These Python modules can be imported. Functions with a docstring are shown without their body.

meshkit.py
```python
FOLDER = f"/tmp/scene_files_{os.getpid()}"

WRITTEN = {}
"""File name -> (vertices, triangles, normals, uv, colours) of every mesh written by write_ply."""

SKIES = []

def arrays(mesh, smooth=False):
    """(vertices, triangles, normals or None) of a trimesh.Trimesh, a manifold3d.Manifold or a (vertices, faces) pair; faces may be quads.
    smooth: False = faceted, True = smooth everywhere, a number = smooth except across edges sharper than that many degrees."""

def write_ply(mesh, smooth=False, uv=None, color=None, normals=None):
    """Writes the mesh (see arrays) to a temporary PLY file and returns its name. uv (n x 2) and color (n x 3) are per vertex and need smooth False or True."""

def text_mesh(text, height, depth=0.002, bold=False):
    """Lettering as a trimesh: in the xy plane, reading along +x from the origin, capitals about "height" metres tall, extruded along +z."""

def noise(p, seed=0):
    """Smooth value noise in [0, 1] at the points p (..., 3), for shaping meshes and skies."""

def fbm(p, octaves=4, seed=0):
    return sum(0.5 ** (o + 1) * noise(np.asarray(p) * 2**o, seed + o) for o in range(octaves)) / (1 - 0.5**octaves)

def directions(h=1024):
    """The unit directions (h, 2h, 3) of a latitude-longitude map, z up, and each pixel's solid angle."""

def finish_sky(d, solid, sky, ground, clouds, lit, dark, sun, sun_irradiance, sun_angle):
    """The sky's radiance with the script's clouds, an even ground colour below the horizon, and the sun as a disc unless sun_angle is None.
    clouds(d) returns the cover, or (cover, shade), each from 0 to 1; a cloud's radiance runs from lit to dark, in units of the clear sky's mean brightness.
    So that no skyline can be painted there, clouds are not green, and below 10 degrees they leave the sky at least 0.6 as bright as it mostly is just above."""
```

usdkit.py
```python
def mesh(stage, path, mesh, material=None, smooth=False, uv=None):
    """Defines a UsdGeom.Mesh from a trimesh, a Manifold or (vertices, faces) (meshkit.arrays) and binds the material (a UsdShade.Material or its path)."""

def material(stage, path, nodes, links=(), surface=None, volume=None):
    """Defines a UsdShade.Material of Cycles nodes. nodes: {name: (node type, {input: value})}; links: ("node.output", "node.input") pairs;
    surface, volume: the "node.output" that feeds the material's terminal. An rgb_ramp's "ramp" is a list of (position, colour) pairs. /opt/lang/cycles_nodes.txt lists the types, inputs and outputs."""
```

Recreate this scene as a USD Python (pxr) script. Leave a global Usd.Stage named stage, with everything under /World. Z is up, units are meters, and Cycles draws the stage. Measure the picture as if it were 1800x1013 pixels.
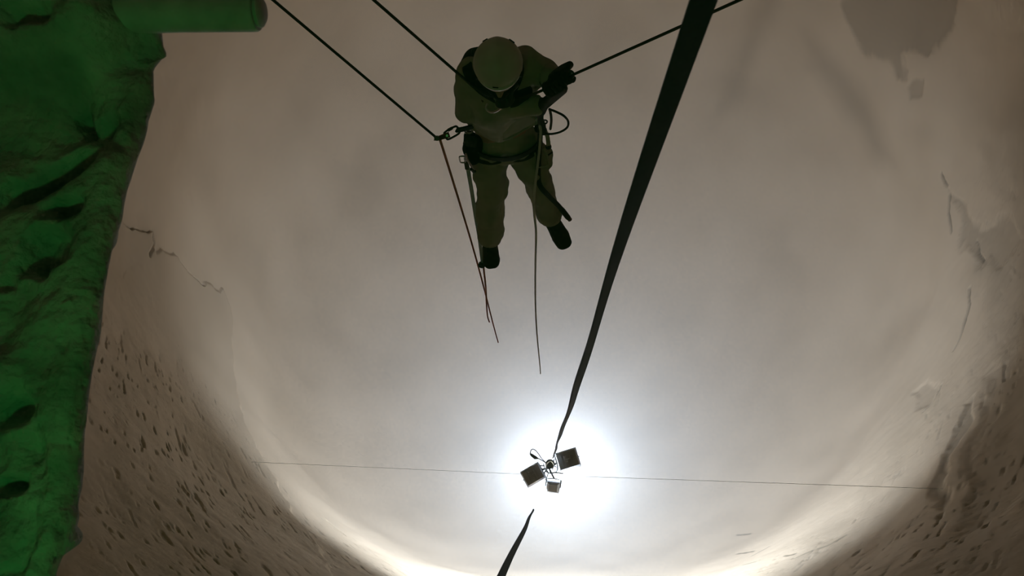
import math
import numpy as np
import trimesh
import manifold3d as m3
from manifold3d import Manifold
from shapely.geometry import Polygon
import meshkit
import usdkit
from pxr import Usd, UsdGeom, UsdLux, UsdShade, Gf, Sdf, Vt

stage = Usd.Stage.CreateInMemory()
UsdGeom.SetStageUpAxis(stage, UsdGeom.Tokens.z)
world = UsdGeom.Xform.Define(stage, '/World')
stage.SetDefaultPrim(world.GetPrim())

# ------------------------------------------------------------------ camera, light, haze, exposure
EXPOSURE = 0.0
FPX = 1350.0                       # focal length in pixels of the 1800 x 1013 frame
NADIR = (952.0, 865.0)             # where plumb lines meet in the frame
EYE = np.array([0.0, 0.0, 30.0])   # the camera looks down the shaft from its mouth
AXIS = np.array([0.6, 7.3])        # centre line of the shaft
RAD = 9.5                          # inner radius of the shaft
LAMP_Z = 15.5
LAMP_POWER = 1.0
FILL_POWER = 1.0
HAZE_DENSITY = 0.024


def unit(v):
    v = np.asarray(v, float)
    return v / np.linalg.norm(v)


_down = unit([NADIR[0] - 900.0, -(NADIR[1] - 506.5), FPX])     # world down in (right, up, forward) camera coordinates
_y = unit(np.array([0, 1.0, 0]) - _down[1] * _down)
_x = np.cross(_y, _down)   # (right, up, forward) is left-handed
CAM = np.stack([_x, _y, -_down])   # rows: world x, y, z in camera coordinates


def ray(px, py):
    """Unit world direction seen at a point of the 1800 x 1013 frame."""
    return unit(CAM @ np.array([px - 900.0, 506.5 - py, FPX]))


def at(px, py, dist):
    return EYE + ray(px, py) * dist


def at_depth(px, py, depth):
    r = ray(px, py)
    return EYE + r * (depth / -r[2])


def pix(p):
    c = CAM.T @ (np.asarray(p, float) - EYE)
    return 900 + FPX * c[0] / c[2], 506.5 - FPX * c[1] / c[2], np.linalg.norm(p - EYE)


cam = UsdGeom.Camera.Define(stage, '/World/camera')
R, U, F = CAM[:, 0], CAM[:, 1], CAM[:, 2]
M = Gf.Matrix4d(*R, 0, *U, 0, *(-F), 0, *EYE, 1)
cam.AddTransformOp().Set(M)
cam.CreateHorizontalApertureAttr(36.0)
cam.CreateVerticalApertureAttr(36.0 * 1013 / 1800)
cam.CreateFocalLengthAttr(36.0 * FPX / 1800)
cam.CreateClippingRangeAttr(Gf.Vec2f(0.05, 200))
cam.CreateFStopAttr(9.0)
cam.CreateFocusDistanceAttr(6.0)
cam.CreateExposureAttr(EXPOSURE)

# green lamp carried beside the camera (out of frame), lighting the near rock
gl = UsdLux.SphereLight.Define(stage, '/World/green_lamp_light')
gl.AddTranslateOp().Set(Gf.Vec3d(-0.55, -0.75, 29.75))
gl.CreateRadiusAttr(0.05)
gl.CreateIntensityAttr(88.0)
gl.CreateColorAttr(Gf.Vec3f(0.06, 1.0, 0.17))


# ------------------------------------------------------------------ helpers
_names = {}


def numbered(path):
    n = _names.get(path, -1) + 1
    _names[path] = n
    return path if n == 0 else f'{path}_{n:03d}'


def path_of(parent):
    return '/World' if parent is None else str(parent.GetPath() if not hasattr(parent, 'GetPrim') else parent.GetPrim().GetPath())


def tag(prim, label=None, cat=None, group=None, kind=None):
    p = prim.GetPrim() if hasattr(prim, 'GetPrim') else prim
    for k, v in (('label', label), ('category', cat), ('group', group), ('kind', kind)):
        if v:
            p.SetCustomDataByKey(k, v)
    return prim


def thing(name, label, cat, base, group=None):
    x = UsdGeom.Xform.Define(stage, numbered('/World/' + name))
    x.AddTranslateOp().Set(Gf.Vec3d(*map(float, base)))
    tag(x, label, cat, group)
    _base[str(x.GetPrim().GetPath())] = np.asarray(base, float)
    return x


_base = {'/World': np.zeros(3)}


def obj(name, mesh, mat, parent=None, smooth=False, label=None):
    """One Mesh prim; mesh vertices are given in world coordinates and stored relative to the thing's base."""
    pp = path_of(parent)
    path = numbered(pp + '/' + name)
    v, f, n = meshkit.arrays(mesh, smooth)
    off = _base.get(pp, np.zeros(3))
    m = UsdGeom.Mesh.Define(stage, path)
    m.CreatePointsAttr(Vt.Vec3fArray.FromNumpy((v - off).astype(np.float32)))
    m.CreateFaceVertexCountsAttr(Vt.IntArray.FromNumpy(np.full(len(f), 3, np.int32)))
    m.CreateFaceVertexIndicesAttr(Vt.IntArray.FromNumpy(f.astype(np.int32).ravel()))
    m.CreateSubdivisionSchemeAttr('none')
    if n is not None:
        m.CreateNormalsAttr(Vt.Vec3fArray.FromNumpy(n.astype(np.float32)))
        m.SetNormalsInterpolation('vertex')
    UsdShade.MaterialBindingAPI.Apply(m.GetPrim()).Bind(MAT[mat])
    _base[path] = off
    if label:
        m.GetPrim().SetCustomDataByKey('label', label)
    return m


def cat_mesh(*ms):
    return trimesh.util.concatenate([tm(m) for m in ms])


def tm(m):
    if hasattr(m, 'to_mesh'):
        k = m.to_mesh()
        return trimesh.Trimesh(np.array(k.vert_properties[:, :3]), np.array(k.tri_verts), process=False)
    return m


def frames(pts, up=None):
    pts = np.asarray(pts, float)
    t = np.gradient(pts, axis=0)
    t /= np.linalg.norm(t, axis=1)[:, None]
    a = np.array([0, 0, 1.0]) if up is None else np.asarray(up, float)
    if abs(t[0] @ a) > 0.9:
        a = np.array([1.0, 0, 0])
    ns = []
    n = unit(a - (a @ t[0]) * t[0])
    for k in range(len(pts)):
        n = unit(n - (n @ t[k]) * t[k])
        ns.append(n)
    ns = np.array(ns)
    return t, ns, np.cross(t, ns)


def sweep(pts, section, up=None, twist=None, scale=None, caps=True):
    """Closed solid: section (k x 2) carried along pts."""
    pts, section = np.asarray(pts, float), np.asarray(section, float)
    t, n, b = frames(pts, up)
    k = len(section)
    tw = np.zeros(len(pts)) if twist is None else np.asarray(twist)
    sc = np.ones(len(pts)) if scale is None else np.asarray(scale)
    rings = []
    for i in range(len(pts)):
        c, s = math.cos(tw[i]), math.sin(tw[i])
        u, w = n[i] * c + b[i] * s, -n[i] * s + b[i] * c
        rings.append(pts[i] + sc[i] * (section[:, :1] * u + section[:, 1:] * w))
    v = np.vstack(rings + [pts[:1], pts[-1:]])
    f = []
    for i in range(len(pts) - 1):
        for j in range(k):
            a, bb, c2, d = i * k + j, i * k + (j + 1) % k, (i + 1) * k + (j + 1) % k, (i + 1) * k + j
            f += [[a, bb, c2], [a, c2, d]]
    if caps:
        e0, e1 = len(v) - 2, len(v) - 1
        for j in range(k):
            f += [[e0, (j + 1) % k, j], [e1, (len(pts) - 1) * k + j, (len(pts) - 1) * k + (j + 1) % k]]
    return trimesh.Trimesh(v, np.array(f), process=False)


def circle(r, k=10):
    a = np.arange(k) / k * 2 * math.pi
    return np.stack([r * np.cos(a), r * np.sin(a)], 1)


def tube(pts, r, k=8, scale=None):
    return sweep(pts, circle(r, k), scale=scale)


def spline(pts, n=40):
    """Catmull-Rom through pts."""
    p = np.asarray(pts, float)
    p = np.vstack([2 * p[0] - p[1], p, 2 * p[-1] - p[-2]])
    out = []
    segs = len(p) - 3
    per = max(2, n // segs)
    for i in range(segs):
        a, b, c, d = p[i:i + 4]
        for t in np.linspace(0, 1, per, endpoint=False):
            out.append(0.5 * (2 * b + (c - a) * t + (2 * a - 5 * b + 4 * c - d) * t * t + (3 * b - a - 3 * c + d) * t ** 3))
    out.append(p[-2])
    return np.array(out)


def line(a, b, n=2):
    return np.linspace(a, b, n)


def box_axes(c, ax, ay, az, bevel=0.0):
    """A box with half-extent vectors ax, ay, az and edges chamfered by bevel metres (hull of three boxes)."""
    c = np.asarray(c, float)
    L = [np.linalg.norm(v) for v in (ax, ay, az)]
    e = [np.asarray(v, float) / l for v, l in zip((ax, ay, az), L)]
    pts = []
    b = min(bevel, 0.45 * min(L))
    for k in range(3):
        h = [l - (0 if i == k else b) for i, l in enumerate(L)]
        for s in np.ndindex(2, 2, 2):
            pts.append(c + sum((2 * s[i] - 1) * h[i] * e[i] for i in range(3)))
    return trimesh.convex.convex_hull(np.array(pts))


def ball(c, r, seg=16):
    return Manifold.sphere(r, seg).translate(list(map(float, c)))


def hull_chain(chain, seg=20):
    """Union of hulls of successive spheres (centre, radius)."""
    parts = [Manifold.batch_hull([ball(a, ra, seg), ball(b, rb, seg)]) for (a, ra), (b, rb) in zip(chain[:-1], chain[1:])]
    return Manifold.batch_boolean(parts, m3.OpType.Add)


def union(ms):
    return Manifold.batch_boolean(list(ms), m3.OpType.Add)


def soften(man, length=0.02, it=12, noise_amp=0.0, noise_scale=12, seed=0):
    t = tm(man.refine_to_length(length))
    t.merge_vertices()
    trimesh.smoothing.filter_taubin(t, lamb=0.5, nu=0.52, iterations=it)
    if noise_amp:
        n = t.vertex_normals
        d = meshkit.fbm(t.vertices * noise_scale, 3, seed) - 0.5
        t = trimesh.Trimesh(t.vertices + n * (d * 2 * noise_amp)[:, None], t.faces, process=False)
    return t


# ------------------------------------------------------------------ materials
MAT = {}
UsdGeom.Scope.Define(stage, '/World/Looks')


def mat(name, nodes, links=(), surface=None, volume=None):
    MAT[name] = usdkit.material(stage, '/World/Looks/' + name, nodes, links, surface, volume)


def plain(name, c1, c2, scale=20, rough=0.7, bump=0.2, bscale=80, metallic=0.0, dist=0.004):
    mat(name, {
        'g': ('texture_coordinate', {}),
        'n': ('noise_texture', {'scale': scale, 'detail': 4}),
        'r': ('rgb_ramp', {'ramp': [(0.3, c1), (0.7, c2)]}),
        'b': ('noise_texture', {'scale': bscale, 'detail': 3}),
        'bp': ('bump', {'strength': bump, 'distance': dist}),
        'p': ('principled_bsdf', {'roughness': rough, 'metallic': metallic, 'specular_ior_level': 0.35})},
        [('g.object', 'n.vector'), ('g.object', 'b.vector'), ('n.fac', 'r.fac'), ('r.color', 'p.base_color'), ('b.fac', 'bp.height'), ('bp.normal', 'p.normal')], surface='p.BSDF')


# plaster of the shaft: warm grey-brown, with stains read from the mesh and fine grain
mat('plaster', {
    'g': ('geometry', {}),
    'n1': ('noise_texture', {'scale': 0.35, 'detail': 2, 'roughness': 0.5}),
    'r1': ('rgb_ramp', {'ramp': [(0.3, (0.52, 0.405, 0.285)), (0.5, (0.58, 0.455, 0.325)), (0.72, (0.62, 0.49, 0.355))]}),
    'n2': ('noise_texture', {'scale': 2.0, 'detail': 6, 'roughness': 0.65}),
    'r2': ('rgb_ramp', {'ramp': [(0.3, (0.90, 0.89, 0.87)), (0.6, (1, 1, 1))]}),
    'mx': ('mix', {'mix_type': 'multiply'}),
    'bh': ('math', {'math_type': 'multiply'}),
    'at': ('attribute', {'attribute': 'darkening'}),
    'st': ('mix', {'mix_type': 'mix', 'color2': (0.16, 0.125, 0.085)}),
    'b1': ('noise_texture', {'scale': 14, 'detail': 6, 'roughness': 0.65}),
    'bp': ('bump', {'strength': 0.3, 'distance': 0.02}),
    'uw': ('attribute', {'attribute': 'unrolled'}),
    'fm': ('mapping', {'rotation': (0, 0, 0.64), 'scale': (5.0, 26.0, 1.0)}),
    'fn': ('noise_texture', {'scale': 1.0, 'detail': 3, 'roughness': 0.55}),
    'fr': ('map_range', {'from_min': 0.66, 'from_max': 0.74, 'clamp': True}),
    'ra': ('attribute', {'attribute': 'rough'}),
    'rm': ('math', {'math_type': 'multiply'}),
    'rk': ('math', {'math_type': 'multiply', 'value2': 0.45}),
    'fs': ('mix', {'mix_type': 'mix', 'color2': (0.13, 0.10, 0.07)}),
    'bq': ('bump', {'strength': 0.6, 'distance': 0.03, 'invert': True}),
    'p': ('principled_bsdf', {'roughness': 0.9, 'specular_ior_level': 0.15})},
    [('g.position', 'n1.vector'), ('g.position', 'n2.vector'), ('g.position', 'b1.vector'), ('n1.fac', 'r1.fac'), ('n2.fac', 'r2.fac'),
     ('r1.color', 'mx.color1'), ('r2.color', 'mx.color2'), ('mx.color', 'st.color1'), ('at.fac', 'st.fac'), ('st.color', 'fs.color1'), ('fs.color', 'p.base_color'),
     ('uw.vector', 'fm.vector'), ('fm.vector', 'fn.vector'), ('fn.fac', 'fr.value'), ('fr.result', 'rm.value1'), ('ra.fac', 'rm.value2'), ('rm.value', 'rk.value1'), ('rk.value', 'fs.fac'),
     ('b1.fac', 'bh.value1'), ('ra.fac', 'bh.value2'), ('bh.value', 'bp.height'), ('ra.fac', 'mx.fac'), ('rm.value', 'bq.height'), ('bp.normal', 'bq.normal'), ('bq.normal', 'p.normal')], surface='p.BSDF')

mat('haze', {'v': ('principled_volume', {'color': (0.93, 0.92, 0.91), 'density': HAZE_DENSITY, 'anisotropy': 0.0})}, [], volume='v.volume')

plain('rock', (0.20, 0.22, 0.19), (0.42, 0.44, 0.40), 9, 0.9, 0.8, 40, dist=0.02)
plain('pipe_steel', (0.30, 0.32, 0.30), (0.42, 0.44, 0.42), 18, 0.6, 0.3, 60)
plain('strap_black', (0.006, 0.006, 0.0065), (0.010, 0.010, 0.011), 60, 0.8, 0.4, 300, dist=0.001)
plain('lamp_shell', (0.76, 0.77, 0.79), (0.82, 0.83, 0.85), 20, 0.55, 0.1, 60)
plain('lamp_dark', (0.22, 0.22, 0.23), (0.3, 0.3, 0.31), 20, 0.5, 0.1, 60)
plain('rope_dark_and_shaded', (0.045, 0.03, 0.022), (0.08, 0.05, 0.035), 200, 0.85, 0.5, 600, dist=0.001)  # dark cords, and the unlit look of the upper ropes put into colour
def fibre(name, c):
    mat(name, {
        'g': ('texture_coordinate', {}),
        'n': ('noise_texture', {'scale': 300, 'detail': 3}),
        'r': ('rgb_ramp', {'ramp': [(0.3, tuple(0.86 * x for x in c)), (0.7, c)]}),
        'd': ('diffuse_bsdf', {'roughness': 0.5}),
        't': ('translucent_bsdf', {}),
        'm': ('mix_closure', {'fac': 0.5})},
        [('g.object', 'n.vector'), ('n.fac', 'r.fac'), ('r.color', 'd.color'), ('r.color', 't.color'), ('d.BSDF', 'm.closure1'), ('t.BSDF', 'm.closure2')], surface='m.closure')


fibre('rope_red', (0.80, 0.42, 0.34))
fibre('rope_lit_pale', (0.92, 0.90, 0.86))  # tail of the working rope, its lit look put into the colour
fibre('tape_white', (0.80, 0.84, 0.86))
fibre('guy_cord', (0.85, 0.85, 0.82))

LENS = 3500.0 * LAMP_POWER
for nm, k in (('lens_bright', 1.12), ('lens_left', 0.62), ('lens_small', 0.95)):
    mat(nm, {'e': ('emission', {'color': (0.79, 0.935, 1.12), 'strength': LENS * k})}, [], surface='e.emission')
plain('canvas', (0.33, 0.335, 0.26), (0.41, 0.415, 0.33), 14, 0.9, 0.5, 220, dist=0.002)
plain('canvas_trousers', (0.36, 0.365, 0.295), (0.45, 0.455, 0.375), 12, 0.9, 0.5, 220, dist=0.002)
plain('helmet_shell', (0.50, 0.50, 0.44), (0.60, 0.60, 0.53), 12, 0.42, 0.08, 60)
plain('dark_slot', (0.012, 0.012, 0.012), (0.02, 0.02, 0.02), 20, 0.8, 0.1, 60)
plain('webbing', (0.022, 0.022, 0.02), (0.04, 0.038, 0.033), 60, 0.85, 0.4, 400, dist=0.001)
plain('leather', (0.045, 0.038, 0.03), (0.075, 0.062, 0.05), 40, 0.75, 0.4, 150, dist=0.002)
plain('rubber', (0.02, 0.02, 0.02), (0.035, 0.034, 0.032), 40, 0.8, 0.3, 150, dist=0.002)
plain('glove_black', (0.03, 0.022, 0.018), (0.055, 0.04, 0.034), 40, 0.85, 0.3, 200, dist=0.002)
plain('skin', (0.42, 0.27, 0.20), (0.50, 0.33, 0.25), 30, 0.6, 0.1, 200)
plain('hair', (0.05, 0.035, 0.025), (0.08, 0.055, 0.04), 80, 0.7, 0.5, 300)
plain('eye_white', (0.7, 0.68, 0.64), (0.75, 0.73, 0.7), 30, 0.3, 0.0, 50)
plain('steel', (0.55, 0.55, 0.54), (0.66, 0.66, 0.65), 40, 0.35, 0.1, 200, metallic=1.0)
plain('dark_alloy', (0.06, 0.055, 0.05), (0.09, 0.08, 0.075), 40, 0.45, 0.1, 200, metallic=0.3)
plain('red_alloy', (0.16, 0.055, 0.04), (0.22, 0.08, 0.055), 40, 0.5, 0.1, 200)

# ------------------------------------------------------------------ shaft
BOWL_H = 10.0


def prof(s):
    """(radius, height) of the plain surface at arc length s above the foot of the bowl (s is 0 where the bowl meets the wall)."""
    s = np.asarray(s, float)
    t = np.clip(-s / ((RAD + BOWL_H) / 2 * math.pi / 2), 0, 1) * math.pi / 2
    return np.where(s >= 0, RAD, RAD * np.cos(t)), np.where(s >= 0, BOWL_H + s, BOWL_H * (1 - np.sin(t)))


S_LOW = -0.93 * (RAD + BOWL_H) / 2 * math.pi / 2
_ss = np.linspace(S_LOW, 32, 6000)
_pr, _pz = prof(_ss)


def wall_hit(px, py):
    """(angle * RAD, s) where the plain shaft surface is seen at a pixel."""
    d = ray(px, py)
    t = np.linspace(0.5, 50, 10000)
    p = EYE + t[:, None] * d
    r = np.hypot(p[:, 0] - AXIS[0], p[:, 1] - AXIS[1])
    lim = np.interp(p[:, 2], _pz, _pr)
    out = np.nonzero((r > lim) | (p[:, 2] < 0.02))[0]
    q = p[out[0]]
    if q[2] > BOWL_H:
        s = q[2] - BOWL_H
    else:
        s = float(np.interp(math.hypot(q[0] - AXIS[0], q[1] - AXIS[1]), _pr[_ss <= 0], _ss[_ss <= 0]))
    a_ = math.atan2(q[1] - AXIS[1], q[0] - AXIS[0])
    return (a_ - 2 * math.pi if a_ > math.pi / 2 else a_) * RAD, s



ss = np.concatenate([np.linspace(S_LOW, 0.0, 150, endpoint=False), np.linspace(0.0, 3.0, 60, endpoint=False), np.linspace(3.0, 14.0, 370, endpoint=False), np.linspace(14.0, 23.0, 60)])
NS = len(ss)
# the joint of the grid lies on the far side; the near half, seen closest, is sampled finest
th = np.concatenate([np.linspace(-1.5 * math.pi, -1.10 * math.pi, 130, endpoint=False), np.linspace(-1.10 * math.pi, 0.12 * math.pi, 1200, endpoint=False), np.linspace(0.12 * math.pi, 0.5 * math.pi, 120, endpoint=False)])
NT = len(th)
TH, SS = np.meshgrid(th, ss)
R0, Z0 = prof(SS)
P = np.stack([np.cos(TH) * R0, np.sin(TH) * R0, Z0], -1)
disp = (meshkit.fbm(P * 0.22, 3, 4) - 0.5) * 0.5 * np.clip((SS - S_LOW) / 3, 0, 1) + (meshkit.fbm(P * 1.3, 4, 9) - 0.5) * 0.04 * np.clip((SS + 2) / 3, 0, 1)
darkening = np.zeros_like(disp)
A = TH * RAD                                             # plane coordinates on the unrolled wall, in metres
warp1 = (meshkit.fbm(P * 1.5, 6, 21) - 0.5) * 0.9 + (meshkit.fbm(P * 9, 2, 22) - 0.5) * 0.12
warp2 = (meshkit.fbm(P * 1.5, 6, 33) - 0.5) * 0.9 + (meshkit.fbm(P * 9, 2, 34) - 0.5) * 0.12


def unroll(poly):
    q = np.array([wall_hit(x, y) for x, y in poly])
    return q


def inside(poly, x, y):
    res = np.zeros(x.shape, bool)
    n = len(poly)
    for i in range(n):
        (x1, y1), (x2, y2) = poly[i], poly[(i + 1) % n]
        if y1 == y2:
            continue
        res ^= ((y1 > y) != (y2 > y)) & (x < (x2 - x1) * (y - y1) / (y2 - y1) + x1)
    return res


def seg_dist(poly, x, y):
    best = np.full(x.shape, 1e9)
    for (x1, y1), (x2, y2) in zip(poly[:-1], poly[1:]):
        dx, dy = x2 - x1, y2 - y1
        t = np.clip(((x - x1) * dx + (y - y1) * dy) / (dx * dx + dy * dy + 1e-12), 0, 1)
        best = np.minimum(best, np.hypot(x - x1 - t * dx, y - y1 - t * dy))
    return best


def near(poly, margin):
    lo, hi = poly.min(0) - margin, poly.max(0) + margin
    i = np.nonzero((ss >= lo[1]) & (ss <= hi[1]))[0]
    j = np.nonzero((th * RAD >= lo[0]) & (th * RAD <= hi[0]))[0]
    if len(i) == 0 or len(j) == 0:
        return None
    return np.s_[i[0]:i[-1] + 1, j[0]:j[-1] + 1]


def patch(poly, depth=0.03, dark=0.3, soft=0.10, ragged=1.0):
    """A patch of plaster (depth > 0: recessed), with its own stain."""
    q = unroll(poly)
    w = near(q, 1.0)
    if w is None:
        return
    x, y = A[w] + warp1[w] * ragged, SS[w] + warp2[w] * ragged
    ins = inside(q, x, y)
    d = seg_dist(np.vstack([q, q[:1]]), x, y)
    m = np.where(ins, np.clip(0.5 + d / soft, 0, 1), np.clip(0.5 - d / soft, 0, 1))
    disp[w] += depth * m
    darkening[w] = np.maximum(darkening[w], dark * m)


def crack(poly, width=0.04, depth=0.07, dark=0.9, ragged=0.25):
    q = unroll(poly)
    w = near(q, 0.6)
    if w is None:
        return
    d = seg_dist(q, A[w] + warp1[w] * ragged, SS[w] + warp2[w] * ragged)
    m = np.clip(1 - d / width, 0, 1)
    disp[w] += depth * m
    darkening[w] = np.maximum(darkening[w], dark * m)


# the flaked edge on the left, stained plaster at the upper right, broken bands on the right
patch([(150, 372), (196, 380), (232, 402), (262, 412), (268, 452), (300, 447), (330, 476), (352, 502), (385, 508), (402, 548), (408, 640), (430, 740), (480, 850), (560, 960), (600, 1030), (60, 1030), (60, 500)], -0.05, 0.13, 0.08, 0.5)
crack([(196, 380), (232, 402), (262, 412)], 0.04, 0.05, 0.45, 0.5)
crack([(300, 447), (330, 476), (352, 502)], 0.04, 0.05, 0.45, 0.5)
crack([(262, 412), (266, 432), (258, 452)], 0.05, 0.06, 0.5, 0.2)
patch([(1450, -60), (1490, 40), (1515, 80), (1545, 110), (1590, 138), (1588, 95), (1640, 88), (1662, 60), (1680, -60)], 0.03, 0.38, 0.14, 0.9)
patch([(1592, 152), (1606, 138), (1620, 142), (1618, 168), (1598, 176)], 0.03, 0.30, 0.1, 0.3)
patch([(1420, 60), (1470, 110), (1530, 180), (1570, 285), (1545, 285), (1490, 200), (1430, 120)], 0.0, 0.30, 0.8, 0.5)
patch([(1340, -20), (1380, -20), (1330, 70), (1290, 190), (1265, 200), (1290, 100)], 0.0, 0.26, 0.7, 0.5)
patch([(1668, 330), (1700, 380), (1760, 390), (1790, 430), (1740, 470), (1712, 470), (1690, 430)], 0.04, 0.30, 0.2, 1.0)
patch([(1715, 250), (1730, 330), (1760, 360), (1790, 340), (1810, 250)], 0.02, 0.18, 0.4, 1.2)
patch([(1740, 200), (1810, 130), (1840, 1040), (1600, 1040), (1668, 900), (1715, 720), (1748, 560), (1705, 470), (1760, 380)], 0.0, 0.30, 0.9, 1.2)  # level soft-edged area along the right edge, set darker
crack([(1654, 306), (1660, 318), (1664, 324)], 0.05, 0.06)
crack([(1668, 340), (1666, 375), (1671, 408)], 0.05, 0.06)
crack([(1708, 420), (1714, 445), (1722, 458)], 0.05, 0.06)
crack([(1704, 506), (1702, 535), (1694, 560), (1688, 590), (1676, 612)], 0.05, 0.06)
crack([(1656, 676), (1650, 694), (1638, 712), (1630, 724)], 0.04, 0.06)
patch([(1604, 690), (1625, 672), (1652, 674), (1640, 712), (1612, 720)], 0.03, 0.16, 0.12, 0.5)
patch([(1700, 710), (1716, 690), (1708, 740), (1680, 800), (1668, 860), (1658, 898), (1646, 895), (1660, 830), (1676, 780)], 0.05, 0.38, 0.12, 0.6)
patch([(1735, 655), (1760, 640), (1810, 600), (1830, 800), (1750, 900), (1690, 940), (1712, 800)], 0.05, 0.18, 0.25, 1.0)
crack([(1402, 986), (1430, 974), (1460, 962), (1488, 946)], 0.06, 0.03, 1.0, 0.15)
crack([(1380, 984), (1400, 980)], 0.055, 0.015, 1.0)
crack([(1296, 968), (1322, 966)], 0.055, 0.015, 1.0)
crack([(1322, 974), (1350, 960)], 0.055, 0.015, 1.0)
crack([(1306, 996), (1330, 990)], 0.055, 0.015, 1.0)
crack([(1290, 936), (1316, 932)], 0.055, 0.015, 1.0)
crack([(574, 918), (604, 942)], 0.035, 0.06, 0.8)

# pitted, trowel-marked upper band of the wall: short slanting gouges, thickest on the near side
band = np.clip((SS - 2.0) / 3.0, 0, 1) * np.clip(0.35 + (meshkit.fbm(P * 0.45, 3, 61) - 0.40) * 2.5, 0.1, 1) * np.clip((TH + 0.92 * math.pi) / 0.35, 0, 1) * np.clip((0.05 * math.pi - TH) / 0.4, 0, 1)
slant = np.where(TH > -math.pi / 2, 1.0, -1.0)
X_, Y_ = A * 0.80 - slant * SS * 0.60, slant * A * 0.60 + SS * 0.80
for k_, (f1, f2, cut, dep) in enumerate(((2.2, 11.0, 0.78, 0.04), (3.6, 20.0, 0.765, 0.03))):
    g = meshkit.fbm(np.stack([X_ * f1, Y_ * f2, slant * 7], -1), 2, 51 + k_)
    pit = np.clip((g - cut) / 0.06, 0, 1) * band
    disp += dep * pit
    darkening[:] = np.maximum(darkening, 0.36 * pit)
disp += (meshkit.fbm(P * 2.2, 4, 71) - 0.5) * 0.05 * np.clip((SS - 1.0) / 4, 0, 1)
blot = np.clip((meshkit.fbm(P * 0.9, 5, 81) - 0.55) / 0.12, 0, 1)
darkening[:] = np.maximum(darkening, 0.15 * blot * np.clip((SS - 3.0) / 4, 0, 1))

rr = R0 + disp * np.where(SS > 0, 1, R0 / RAD)
zz = Z0 - disp * np.where(SS > 0, 0, 1 - (R0 / RAD) ** 2)
V = np.stack([AXIS[0] + np.cos(TH) * rr, AXIS[1] + np.sin(TH) * rr, zz], -1).reshape(-1, 3)
rim0 = V.reshape(NS, NT, 3)[0]
idx = np.arange(NT * NS).reshape(NS, NT)
a, b, c, d = idx[:-1], np.roll(idx, -1, 1)[:-1], np.roll(idx, -1, 1)[1:], idx[1:]
Fq = np.concatenate([np.stack([a, c, b], -1).reshape(-1, 3), np.stack([a, d, c], -1).reshape(-1, 3)])
wall = obj('wall_shaft', trimesh.Trimesh(V, Fq, process=False), 'plaster', smooth=True)
UsdGeom.PrimvarsAPI(wall).CreatePrimvar('darkening', Sdf.ValueTypeNames.FloatArray, 'vertex').Set(Vt.FloatArray.FromNumpy(darkening.ravel().astype(np.float32)))
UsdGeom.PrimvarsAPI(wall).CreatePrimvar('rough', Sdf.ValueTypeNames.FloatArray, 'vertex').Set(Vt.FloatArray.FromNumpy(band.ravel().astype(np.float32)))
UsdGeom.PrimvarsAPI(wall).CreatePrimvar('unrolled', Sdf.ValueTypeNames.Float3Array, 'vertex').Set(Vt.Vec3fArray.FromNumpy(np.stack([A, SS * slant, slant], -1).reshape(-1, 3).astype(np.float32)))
tag(wall, 'round shaft wall of grey-brown plaster with cracks, stains and flaked patches', 'wall', kind='structure')

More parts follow.
